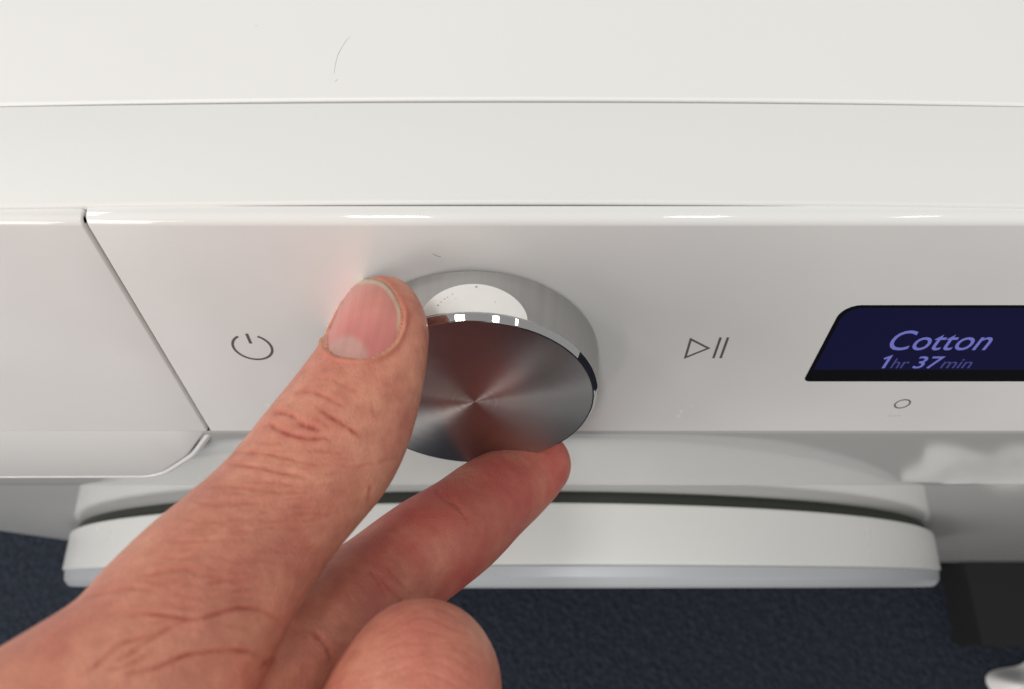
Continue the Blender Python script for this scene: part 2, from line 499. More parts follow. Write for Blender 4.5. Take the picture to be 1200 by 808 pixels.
def lettering(txt, u, w, size, material, parent, stretch=1.0, bold=0.0, space=1.0):
    cu = bpy.data.curves.new('lettering', 'FONT')
    cu.body = txt; cu.size = size; cu.offset = bold; cu.space_character = space; cu.resolution_u = 4
    tmp = bpy.data.objects.new('tmp', cu); C.objects.link(tmp)
    dg = bpy.context.evaluated_depsgraph_get()
    me = bpy.data.meshes.new_from_object(tmp.evaluated_get(dg))
    bpy.data.objects.remove(tmp)
    co = np.empty(len(me.vertices) * 3); me.vertices.foreach_get('co', co); co = co.reshape(-1, 3)
    co = np.array([pan(u + c[0] * stretch, w + c[1], 0.14) for c in co])
    me.vertices.foreach_set('co', wm(co).ravel()); me.update()
    me.name = 'lettering'; me.materials.clear(); me.materials.append(material)
    o = bpy.data.objects.new('lettering', me); C.objects.link(o); child(o, parent)
    width = co[:, 0].max()
    return o, width
lettering('Cotton', 90.4, -1.9, 10.3, M_TEXT, display, 0.82, 0.03, 1.0)
one = flat_on_panel('lettering', ribbon([(91.9, -5.3), (93.15, -4.45), (93.15, -9.0)], 0.74), 0.14, M_TEXT, display)
_, e = lettering('hr', 94.6, -9.0, 5.6, M_TEXTDIM, display, 0.85, 0.0)
_, e = lettering('37', 100.0, -9.0, 6.7, M_TEXT, display, 1.0, 0.05)
_, e = lettering('min', e + .35, -9.0, 5.6, M_TEXTDIM, display, 0.95, 0.0)

# ------------------------------------------------------------------ knob
KU, KV, KH, KR, KB = -8.7, -4.6, 13.4, 28.75, 29.7
KM = Matrix.Translation(Vector(wm(pan(KU, KV, 0))[0])) @ PM
def knob_part(name, prof, material, parent=None, n=160, close=False, angle=30):
    """prof [(r, h)] in mm about the knob axis; mesh kept in the knob's own coordinates"""
    v = []
    for i in range(n):
        a = 2 * math.pi * i / n
        for (r, h) in prof:
            v.append((r * math.cos(a) * .001, r * math.sin(a) * .001, h * .001))
    f = grid_faces(n, len(prof), closed_n=True, flip=True)
    me = bpy.data.meshes.new(name); me.from_pydata(v, [], f); me.update()
    me.polygons.foreach_set('use_smooth', [True] * len(me.polygons)); me.set_sharp_from_angle(angle=math.radians(angle))
    me.materials.append(material)
    o = bpy.data.objects.new(name, me); C.objects.link(o)
    if parent is None:
        o.matrix_world = KM
        o.parent = machine; o.matrix_parent_inverse = Matrix.Translation(BASE).inverted()
    else:
        o.parent = parent
    return o
knob = knob_part('program_knob', fillet([(KB - 1, 0.25), (KB, 0.6), (KB - .25, 3), (KR - 0.45, KH - 2.0), (KR - 1.1, KH - 1.75)], [0, .4, 4, .3, 0], 4), M_BODY)
rim = knob_part('rim', fillet([(KR - 1.1, KH - 1.9), (KR - .12, KH - 1.5), (KR, KH - 1.25), (KR - .98, KH - 0.06), (KR - 1.3, KH)], [0, .15, .15, .07, 0], 4), M_CHROME, knob)
face = knob_part('face', [(KR - 1.25, KH - .02), (KR - 6, KH + .02), (20, KH + .06), (14, KH + .10), (8, KH + .14), (3, KH + .17), (0.01, KH + .19)], M_FACE, knob)
# white half-round mark on the upper side of the body, just above the rim
def side_radius(h):
    t = max(0, min(1, (h - 3) / (KH - 4.75)))
    return (KB - .25) + (KR - .45 - KB + .25) * t
iv, jf = [], []
n_r, n_a = 8, 33
R0 = 10.4; hb = KH - 1.95
for k in range(n_r):
    for j in range(n_a):
        a = math.pi * j / (n_a - 1)
        rr = R0 * k / (n_r - 1)
        s = rr * 1.10 * math.cos(a); hh = hb - rr * 0.68 * math.sin(a)
        r = side_radius(hh) + 0.09
        phi = math.pi / 2 - s / r - 0.03
        iv.append((r * math.cos(phi) * .001, r * math.sin(phi) * .001, hh * .001))
me = bpy.data.meshes.new('indicator'); me.from_pydata(iv, [], grid_faces(n_r, n_a)); me.update()
me.polygons.foreach_set('use_smooth', [True] * len(me.polygons)); me.materials.append(M_INDIC)
ind = bpy.data.objects.new('indicator', me); C.objects.link(ind); ind.parent = knob
dv, df = [], []
rd_ = random.Random(5)
for (s0, h0, sz) in [(-7.5, 2.2, .16), (-6.2, 3.6, .14), (-5.6, 3.9, .12), (-4.6, 4.6, .13), (.4, 6.3, .22), (-6.9, 2.9, .12), (-3.8, 3.3, .1), (4.4, 2.8, .1)]:
    st = len(dv)
    for k in range(7):
        a = 2 * math.pi * k / 7; q_ = sz * rd_.uniform(.7, 1.2)
        hh = hb - h0 + q_ * math.sin(a); r = side_radius(hh) + 0.13; phi = math.pi / 2 - (s0 + q_ * 1.5 * math.cos(a)) / r - .03
        dv.append((r * math.cos(phi) * .001, r * math.sin(phi) * .001, hh * .001))
    df.append(tuple(range(st, st + 7)))
me = bpy.data.meshes.new('dust_specks'); me.from_pydata(dv, [], df); me.update(); me.materials.append(M_FAINTMARK)
du = bpy.data.objects.new('dust_specks', me); C.objects.link(du); du.parent = knob; du['kind'] = 'stuff'

# ------------------------------------------------------------------ things on the floor at the right edge
def crumple(name, cx, cyy, w, d, hgt, material, seed=3, holes=False):
    rnd = random.Random(seed)
    n = 70; v = []
    bumps = [(rnd.uniform(-.9, .9), rnd.uniform(-.9, .9), rnd.uniform(.08, .24), rnd.uniform(-1, 1)) for _ in range(90)]
    for i in range(n):
        for j in range(n):
            a = -1 + 2 * i / (n - 1); b = -1 + 2 * j / (n - 1)
            th = math.atan2(b, a); m_ = max(abs(a), abs(b)); q = math.hypot(a, b) + 1e-9
            lobe = 1 + .16 * math.sin(3 * th + seed) + .12 * math.sin(7 * th + 1.3 * seed)
            ca_, cb_ = a * m_ / q * lobe, b * m_ / q * lobe        # square grid folded onto a lobed disc
            z = 0
            for (p, w_, s_, k) in bumps:
                z += k * math.exp(-((ca_ - p)**2 + (cb_ - w_)**2) / (s_ * s_)) * .5
            z = hgt * max(.03, (1 - m_ ** 4) * (.55 + z))
            v.append((cx + ca_ * w, cyy + cb_ * d, -H*1000 + z + .5))
    return new_obj(name, v, grid_faces(n, n), material)
M_BAG = simple('white_plastic', (0.80, 0.79, 0.78), 0.35, mottle=0.03)
M_BLACK = simple('black_plastic', (0.008, 0.008, 0.009), 0.9)
bag = crumple('plastic_bag', 668, -128, 118, 62, 46, M_BAG)
bag['label'] = 'crumpled white plastic bag on the carpet in the lower right corner'
bag['category'] = 'bag'
NB = Vector((0.615, 0.35, 0.0))
nb = empty('kitchen_appliance', NB)
nb['label'] = 'white neighbouring appliance with black base tray at the right edge'
nb['category'] = 'appliance'
def box_mm(name, x0, x1, y0, y1, z0, z1, material, parent, base):
    v = [(x0, y0, z0), (x1, y0, z0), (x1, y1, z0), (x0, y1, z0), (x0, y0, z1), (x1, y0, z1), (x1, y1, z1), (x0, y1, z1)]
    o = new_obj(name, v, [(0, 3, 2, 1), (4, 5, 6, 7), (0, 1, 5, 4), (1, 2, 6, 5), (2, 3, 7, 6), (3, 0, 4, 7)], material, smooth=False)
    child(o, parent, base); return o
box_mm('cabinet', 312, 900, 47, 640, -900, -125, M_CAB, nb, NB)
box_mm('base_tray', 552, 900, -48, 46, -H*1000 + .5, -H*1000 + 55, M_BLACK, nb, NB)
box_mm('plinth', 322, 890, 75, 620, -H*1000, -900.5, M_DARK, nb, NB)

# ------------------------------------------------------------------ hand (left hand gripping the knob)
# Distance field of tapered, flattened links in camera-aligned mm (X right, Y down, Z away), turned into one skin.
def cpt(px, py, z):
    return np.array([(px - 600) / FPX * z, (py - 404) / FPX * z, z])
def spline(ctrl, step=4.0):
    ctrl = np.array(ctrl, float); out = []
    P = np.vstack([2 * ctrl[0] - ctrl[1], ctrl, 2 * ctrl[-1] - ctrl[-2]])
    for i in range(1, len(P) - 2):
        p0, p1, p2, p3 = P[i-1], P[i], P[i+1], P[i+2]
        m = max(1, int(round(np.linalg.norm((p2 - p1)[:3]) / step)))
        for k in range(m):
            t = k / m
            out.append(.5 * (2*p1 + (p2 - p0)*t + (2*p0 - 5*p1 + 4*p2 - p3)*t*t + (3*p1 - p0 - 3*p2 + p3)*t**3))
    out.append(P[-2])
    return np.array(out)
def pxchain(rows):
    return [np.concatenate([cpt(x, y, z), [r * z / FPX, s]]) for (x, y, z, r, s) in rows]
thumb_c = pxchain([(447, 368, 135, 46, .86), (443, 396, 131, 60, .80), (435, 425, 129, 66, .80), (424, 453, 127, 71, .82),
                   (408, 487, 124, 77, .88), (385, 526, 120, 82.5, .92), (336, 586, 113, 82, .92), (290, 638, 107, 88, .95),
                   (250, 686, 101, 98, 1), (206, 742, 95, 107, 1), (150, 810, 88, 117, 1)]) + [np.array([-75, 62, 66, 15, 1]), np.array([-98, 82, 52, 17, 1])]
index_c = pxchain([(630, 545, 189, 39.5, .95), (602, 567, 183, 45, .95), (570, 590, 173, 51, .95), (540, 616, 162, 55, 1), (495, 647, 149, 59, 1),
                   (450, 681, 139, 60, 1), (402, 718, 127, 63, 1), (345, 775, 113, 68, 1)]) + [np.array([-52, 58, 92, 11, 1]), np.array([-95, 82, 62, 15, 1])]
middle_c = [np.array(r, float) for r in [(-22, 84, 106, 7.5, 1), (-13, 76, 111, 8.2, 1), (-11.6, 61, 106, 8.9, 1), (-13.2, 47.7, 99, 10.05, 1), (-20.5, 58.5, 93, 9.5, 1), (-33, 74, 84, 10.5, 1), (-60, 84, 74, 13, 1), (-96, 92, 58, 14, 1)]]
ring_c = [np.array(r, float) for r in [(-28, 98, 94, 7.2, 1), (-18, 92, 102, 8, 1), (-15, 76, 96, 9.2, 1), (-24, 76, 86, 9.2, 1), (-42, 88, 75, 10.5, 1), (-98, 100, 52, 14, 1)]]
pinky_c = [np.array(r, float) for r in [(-38, 104, 82, 6.5, 1), (-28, 100, 90, 7, 1), (-26, 86, 82, 8.5, 1), (-40, 92, 72, 8.5, 1), (-62, 98, 64, 10.5, 1), (-102, 106, 46, 13, 1)]]
arm_c = [np.array(r, float) for r in [(-92, 88, 58, 20, .8), (-112, 100, 44, 22, .8), (-150, 122, 18, 25, .85), (-190, 146, -8, 28, .9)]]
NAILN = np.array([-0.42, -0.30, -0.86]); NAILN /= np.linalg.norm(NAILN)
ARMN = np.array([-.5, -.3, -.8]); ARMN /= np.linalg.norm(ARMN)
def chain_sdf(P, ctrl, bdir, k=2.0, step=4.0, margin=9.0):
    S = spline(ctrl, step); d = None
    lo_ = (S[:, :3] - S[:, 3:4]).min(0) - margin; hi_ = (S[:, :3] + S[:, 3:4]).max(0) + margin
    near_ = ((P > lo_) & (P < hi_)).all(1)
    out = np.linalg.norm(np.maximum(np.maximum(lo_ - P, P - hi_), 0), axis=1) + margin
    if not near_.any(): return out
    allP, P = P, P[near_]
    for a, b in zip(S[:-1], S[1:]):
        ba = b[:3] - a[:3]; pa = P - a[:3]
        t = np.clip(pa @ ba / (ba @ ba), 0, 1)
        q = pa - t[:, None] * ba
        s = a[4] + (b[4] - a[4]) * t
        r = a[3] + (b[3] - a[3]) * t
        cb = q @ bdir
        l = np.sqrt((q * q).sum(1) + cb * cb * (1 / (s * s) - 1)) 
        e = (l - r) * (.5 + .5 * s)
        d = e if d is None else smin(d, e, k)
    out[near_] = d
    return out
def smin(a, b, k):
    h = np.maximum(k - np.abs(a - b), 0) / k
    return np.minimum(a, b) - h * h * k * .25
def hand_sdf(P):
    P = P.astype(np.float32)
    th = chain_sdf(P, thumb_c, NAILN.astype(np.float32), 1.5)
    ix = chain_sdf(P, index_c, NAILN.astype(np.float32), 1.5)
    mi = chain_sdf(P, middle_c, ARMN.astype(np.float32), 3.0, 6)
    ri = chain_sdf(P, ring_c, ARMN.astype(np.float32), 3.0, 8)
    pk = chain_sdf(P, pinky_c, ARMN.astype(np.float32), 3.0, 8)
    ar = chain_sdf(P, arm_c, ARMN.astype(np.float32), 4.0, 12)
    d = smin(ix, mi, 1.2)
    d = smin(d, ri, 1.2); d = smin(d, pk, 1.2)
    d = smin(d, th, 1.6)
    d = smin(d, ar, 14)
    return d
def thumb_only(P):
    return chain_sdf(P.astype(np.float32), thumb_c, NAILN.astype(np.float32), 1.5)

def surface_nets(F, org, h):
    ins = F < 0
    nx, ny, nz = F.shape
    c = ins[:-1, :-1, :-1].astype(np.int8)
    tot = np.zeros_like(c)
    offs = [(i, j, k) for i in (0, 1) for j in (0, 1) for k in (0, 1)]
    for (i, j, k) in offs:
        tot += ins[i:nx-1+i, j:ny-1+j, k:nz-1+k]
    act = (tot > 0) & (tot < 8)
    idx = np.argwhere(act)
    vid = np.full(act.shape, -1, np.int32); vid[act] = np.arange(len(idx))
    acc = np.zeros((len(idx), 3)); cnt = np.zeros(len(idx))
    val = {o: F[idx[:, 0] + o[0], idx[:, 1] + o[1], idx[:, 2] + o[2]] for o in offs}
    for o in offs:
        for ax in range(3):
            if o[ax] == 1: continue
            o2 = list(o); o2[ax] = 1; o2 = tuple(o2)
            a, b = val[o], val[o2]
            m = (a < 0) != (b < 0)
            t = np.where(m, a / np.where(m, a - b, 1), 0)
            p = np.tile(np.array(o, float), (len(idx), 1)); p[:, ax] += t
            acc[m] += p[m]; cnt[m] += 1
    V = (idx + acc / cnt[:, None]) * h + org
    faces = []
    for ax in range(3):
        s0 = [slice(None)] * 3; s1 = [slice(None)] * 3
        s0[ax] = slice(0, -1); s1[ax] = slice(1, None)
        A, B = ins[tuple(s0)], ins[tuple(s1)]
        e = np.argwhere(A != B)
        u, w = (ax + 1) % 3, (ax + 2) % 3
        ok = (e[:, u] > 0) & (e[:, w] > 0) & (e[:, u] < act.shape[u]) & (e[:, w] < act.shape[w])
        e = e[ok]
        q = []
        for (du, dw) in ((-1, -1), (0, -1), (0, 0), (-1, 0)):
            g = e.copy(); g[:, u] += du; g[:, w] += dw
            q.append(vid[g[:, 0], g[:, 1], g[:, 2]])
        q = np.stack(q, 1)
        inside_first = A[e[:, 0], e[:, 1], e[:, 2]]
        q[~inside_first] = q[~inside_first][:, ::-1]
        faces.append(q)
    return V, np.vstack(faces)

def build_hand_mesh(h=0.62):
    lo = np.array([-170., -20., 4.]); hi = np.array([24., 128., 206.])
    n = (np.ceil((hi - lo) / (4 * h)).astype(int)) * 4 + 1
    cs = [np.arange(0, k, 4) for k in n]
    g = np.stack(np.meshgrid(*cs, indexing='ij'), -1)
    D = hand_sdf(g.reshape(-1, 3) * h + lo).reshape(g.shape[:3])
    F = np.repeat(np.repeat(np.repeat(D, 4, 0), 4, 1), 4, 2)[:n[0], :n[1], :n[2]].copy()
    near = np.abs(D) < 6.5 * h + 1.0
    near = np.argwhere(near)
    m = np.zeros(F.shape, bool)
    blk = np.zeros((D.shape[0] + 1,) * 0)
    for di in range(-2, 3):
        for dj in range(-2, 3):
            for dk in range(-2, 3):
                q = near * 4 + np.array([di, dj, dk])
                ok = ((q >= 0) & (q < np.array(F.shape))).all(1)
                q = q[ok]; m[q[:, 0], q[:, 1], q[:, 2]] = True
    pi = np.argwhere(m)
    for s in range(0, len(pi), 400000):
        p = pi[s:s+400000]
        F[p[:, 0], p[:, 1], p[:, 2]] = hand_sdf(p * h + lo)
    return surface_nets(F, lo, h)

HV, HF = build_hand_mesh()
def vnormals(V, Fq):
    N = np.zeros_like(V)
    fn = np.cross(V[Fq[:, 2]] - V[Fq[:, 0]], V[Fq[:, 3]] - V[Fq[:, 1]])
    for k in range(4):
        for ax in range(3):
            N[:, ax] += np.bincount(Fq[:, k], fn[:, ax], len(V))
    return N / (np.linalg.norm(N, axis=1)[:, None] + 1e-12)
def smooth_mesh(V, Fq, it, lam=.5):
    for _ in range(it):
        A = np.zeros_like(V); cnt = np.zeros(len(V))
        for k in range(4):
            a, b = Fq[:, k], Fq[:, (k + 1) % 4]
            for ax in range(3):
                A[:, ax] += np.bincount(a, V[b, ax], len(V)) + np.bincount(b, V[a, ax], len(V))
            cnt += np.bincount(a, minlength=len(V)) + np.bincount(b, minlength=len(V))
        V = V + lam * (A / cnt[:, None] - V)
    return V
def subdivide(V, Fq):
    """one linear split of every quad into four, then light smoothing"""
    E = np.vstack([Fq[:, [k, (k + 1) % 4]] for k in range(4)])
    Es = np.sort(E, 1)
    key = Es[:, 0].astype(np.int64) * len(V) + Es[:, 1]
    uq, first, inv = np.unique(key, return_index=True, return_inverse=True)
    ev = (V[Es[first, 0]] + V[Es[first, 1]]) / 2
    fv_ = V[Fq].mean(1)
    n0, ne, nf = len(V), len(uq), len(Fq)
    ei = inv.reshape(4, nf) + n0
    fi = np.arange(nf) + n0 + ne
    Q = [np.stack([Fq[:, k], ei[k], fi, ei[k - 1]], 1) for k in range(4)]
    return np.vstack([V, ev, fv_]), np.vstack(Q)
HV = smooth_mesh(HV, HF, 6)
# split finely only what the skin detail needs: everything (the hand is small)
HV, HF = subdivide(HV, HF)
HV = smooth_mesh(HV, HF, 3)
HN = vnormals(HV, HF)
cenv = HV.mean(0)

# skin folds: polylines in picture coordinates of the modelling view, cut as grooves into the near side of the skin
def cr(x0, y0, s, pts): return [(x0 + a * s, y0 + b * s) for a, b in pts]
A4 = lambda p: cr(270, 420, .1857, p)
A5 = lambda p: cr(70, 600, .2575, p)
A2 = lambda p: cr(70, 540, .4583, p)
FOLDS = [  # (polyline, depth mm, half width px, redness)
    (A4([(530, 130), (620, 133), (700, 165), (780, 205), (820, 250)]), .14, 2.2, .35),
    (A4([(390, 232), (440, 212), (500, 208), (580, 235), (660, 275), (740, 320)]), .26, 2.4, .6),
    (A4([(540, 300), (620, 360), (720, 420), (790, 470), (840, 510)]), .34, 2.4, .9),
    (A4([(255, 352), (320, 343), (380, 358), (425, 385)]), .36, 2.4, .75),
    (A4([(420, 402), (480, 425), (530, 440), (575, 465)]), .50, 3.2, 1.0),
    (A4([(200, 440), (250, 418), (290, 445), (380, 480), (450, 497), (510, 508), (590, 502), (650, 522)]), .46, 2.4, .95),
    (A4([(520, 375), (570, 400), (640, 440)]), .12, 2.5, .35),
    (A4([(-10, 605), (60, 592), (150, 595), (260, 607), (380, 637), (480, 667), (640, 672)]), .26, 2.3, .6),
    (A4([(430, 570), (520, 590), (600, 575)]), .10, 2.2, .3),
    (A4([(-20, 672), (60, 675), (180, 690), (300, 720), (440, 742), (520, 778)]), .26, 2.3, .6),
    (A4([(150, 530), (260, 540), (330, 530)]), .10, 2, .3),
    (A4([(890, 260), (900, 330), (930, 400)]), .08, 2.2, .25),
    (A5([(330, 455), (420, 462), (480, 470), (600, 487), (700, 470), (780, 443), (840, 438), (920, 450), (980, 485), (1010, 515)]), .36, 2.1, .95),
    (A5([(640, 483), (560, 500), (480, 540), (400, 590), (330, 640), (240, 690)]), .34, 2.4, .6),
    (A5([(480, 540), (380, 570), (280, 600), (200, 670), (110, 745)]), .34, 2.4, .6),
    (A5([(280, 735), (380, 722), (450, 705), (530, 670), (590, 648), (660, 640), (720, 633), (800, 632), (870, 640), (930, 672)]), .36, 2.1, .95),
    (A5([(430, 640), (360, 670), (300, 700), (210, 720)]), .24, 2.4, .5),
    (A5([(660, 335), (710, 322), (760, 313), (820, 330)]), .22, 2.3, .55),
    (A5([(340, 300), (420, 285), (490, 270), (560, 262), (670, 270)]), .24, 2.3, .5),
    (A5([(90, 385), (180, 375), (260, 355), (350, 345), (440, 360)]), .20, 2.3, .4),
    (A5([(440, 200), (540, 215), (660, 205)]), .16, 2, .35),
    (A5([(480, 130), (600, 135), (740, 128), (820, 140)]), .16, 2, .35),
    (A5([(920, 690), (960, 690), (990, 670)]), .3, 3, .8),
    (A5([(900, 720), (940, 690), (975, 660)]), .2, 2.5, .6),
    (A2([(370, 70), (450, 68), (540, 78), (640, 82)]), .22, 2.2, .45),
    (A2([(450, 8), (530, 18), (600, 34), (640, 42)]), .18, 2.2, .4),
    (A2([(330, 105), (400, 112), (500, 108), (560, 112)]), .16, 2, .35),
    (A2([(300, 150), (400, 158), (470, 150), (600, 158)]), .14, 2, .35),
    (A2([(790, 60), (795, 80), (785, 110)]), .2, 2, .5),
    (A2([(810, 290), (840, 320), (870, 355), (890, 370)]), .22, 2.4, .5),          # index
    (A2([(985, 80), (1010, 110), (1045, 150)]), .16, 2.6, .4),
    (A2([(640, 430), (680, 470), (700, 520)]), .3, 3, .6),
    (A2([(1000, 95), (1030, 130), (1050, 170)]), .2, 3, .4),
    (A2([(960, 72), (985, 100), (1010, 112)]), .2, 2.5, .45),
    (A2([(790, 275), (815, 310), (835, 350)]), .2, 2.5, .5),
    (A2([(830, 262), (862, 300), (900, 345)]), .16, 2.5, .4),
    (A2([(1080, 130), (1095, 165), (1090, 200)]), .1, 2.5, .3),
]
rs = random.Random(11)
for _ in range(150):                          # fine lines across the back of the thumb
    t = rs.random()
    bx_, by_ = 365 - 170 * t + rs.uniform(-60, 55), 540 + 190 * t + rs.uniform(-40, 25)
    L = rs.uniform(18, 60); sl = rs.uniform(-.22, .22); cu_ = rs.uniform(-5, 5)
    FOLDS.append(([(bx_ + L * k / 5, by_ + sl * L * k / 5 + cu_ * math.sin(math.pi * k / 5) + rs.uniform(-.8, .8)) for k in range(6)], rs.uniform(.05, .15), 1.6, rs.uniform(.12, .38)))
px = 600 + FPX * HV[:, 0] / HV[:, 2]; py = 404 + FPX * HV[:, 1] / HV[:, 2]
facing = -(HN * HV).sum(1) / np.linalg.norm(HV, axis=1)
vis = (facing > 0.02) & (px > -60) & (px < 760) & (py > 260) & (py < 860)
is_mid = chain_sdf(HV[:, :], middle_c, ARMN, 3.0, 6) < 1.0
red = np.zeros(len(HV)); disp = np.zeros(len(HV))
def seg_dist(X, Y, pl):
    d = np.full(len(X), 1e9)
    tt = np.zeros(len(X)); tl = 0
    for (a, b) in zip(pl[:-1], pl[1:]):
        ax_, ay_ = a; bx2, by2 = b
        dx, dy = bx2 - ax_, by2 - ay_
        l2 = dx*dx + dy*dy + 1e-9
        t = np.clip(((X - ax_) * dx + (Y - ay_) * dy) / l2, 0, 1)
        e = np.hypot(X - ax_ - t*dx, Y - ay_ - t*dy)
        m = e < d
        d[m] = e[m]; tt[m] = tl + t[m] * math.sqrt(l2)
        tl += math.sqrt(l2)
    return d, tt / tl
vi = np.argwhere(vis & ~is_mid)[:, 0]
def smooth_poly(pl, sub=5):
    c = np.array([[p[0], p[1], 0] for p in pl], float); out = []
    P = np.vstack([2*c[0]-c[1], c, 2*c[-1]-c[-2]])
    for i in range(1, len(P) - 2):
        p0, p1, p2, p3 = P[i-1], P[i], P[i+1], P[i+2]
        for k in range(sub):
            t = k / sub
            out.append(.5*(2*p1+(p2-p0)*t+(2*p0-5*p1+4*p2-p3)*t*t+(3*p1-p0-3*p2+p3)*t**3))
    out.append(c[-1])
    return [(o[0], o[1]) for o in out]
for (plx, dep, hw, rd) in FOLDS:
    pl_ = smooth_poly(plx)
    a = np.array(pl_)
    m = vi[(px[vi] > a[:, 0].min() - 16) & (px[vi] < a[:, 0].max() + 16) & (py[vi] > a[:, 1].min() - 16) & (py[vi] < a[:, 1].max() + 16)]
    if len(m) == 0: continue
    d, t = seg_dist(px[m], py[m], pl_)
    env = np.clip(np.minimum(t, 1 - t) * 5, 0, 1) ** .7
    env = env * (.72 + .28 * np.sin(t * 23 + plx[0][0]) * np.sin(t * 9 + plx[0][1]))
    gprof = np.exp(-(d / hw) ** 2) * env
    bank = np.exp(-((d - 2.6 * hw) / (1.6 * hw)) ** 2) * env
    disp[m] -= dep * .85 * gprof - dep * .20 * bank
    red[m] = np.maximum(red[m], rd * np.exp(-(d / (hw * 1.35)) ** 2) * env)

# nail outline (modelling view) and the fold of skin around it
NAIL = [(382, 408), (380.5, 394), (384, 378), (390, 361), (398, 345), (407, 334.5), (419, 329.5), (432, 327.5), (446, 330), (457, 338), (465, 349), (471, 363), (471, 378), (467, 392), (461, 403), (450, 412), (438, 418), (424, 420), (408, 419), (393, 416)]
NP = smooth_poly(NAIL + [NAIL[0]], 6)
def inside_poly(X, Y, poly):
    r = np.zeros(len(X), bool)
    for (a, b) in zip(poly, poly[1:] + poly[:1]):
        c = ((a[1] > Y) != (b[1] > Y)) & (X < (b[0] - a[0]) * (Y - a[1]) / (b[1] - a[1] + 1e-12) + a[0])
        r ^= c
    return r
m = vi[(px[vi] > 355) & (px[vi] < 520) & (py[vi] > 305) & (py[vi] < 450)]
d, t = seg_dist(px[m], py[m], NP)
ins = inside_poly(px[m], py[m], NP)
free = np.clip((372 - py[m]) / 14, 0, 1)                     # towards the free edge there is no fold
ridge = np.exp(-((d - 4.0) / 3.0) ** 2) * (~ins)
disp[m] += ridge * .42 * (1 - free)
disp[m] -= np.where(ins, .75 * np.clip(d / 3, 0, 1), .55 * np.exp(-(d / 2.0) ** 2) * (1 - .4 * free))
pale = np.zeros(len(HV)); pale[m] = np.exp(-((d - 1.2) / 1.7) ** 2) * (~ins) * np.clip((py[m] - 385) / 20, 0.15, 1)
red[m] = np.maximum(red[m], .35 * np.exp(-((d - 6) / 4) ** 2) * (~ins))
# knuckle of the curled finger: faint creases
vm = np.argwhere(vis & is_mid)[:, 0]
for k_ in range(8):
    y0_ = 716 + 11 * k_
    pl_ = [(430 + 14 * s_ , y0_ + 6 * math.sin(s_ * .9 + k_) + .12 * (s_ * 14 - 75) ** 2 / 20) for s_ in range(11)]
    d, t = seg_dist(px[vm], py[vm], pl_)
    env = np.clip(np.minimum(t, 1 - t) * 4, 0, 1)
    disp[vm] -= .10 * np.exp(-(d / 2.0) ** 2) * env
    red[vm] = np.maximum(red[vm], .12 * np.exp(-(d / 3.0) ** 2) * env)
HV0 = HV.copy()
HV = HV + HN * disp[:, None]

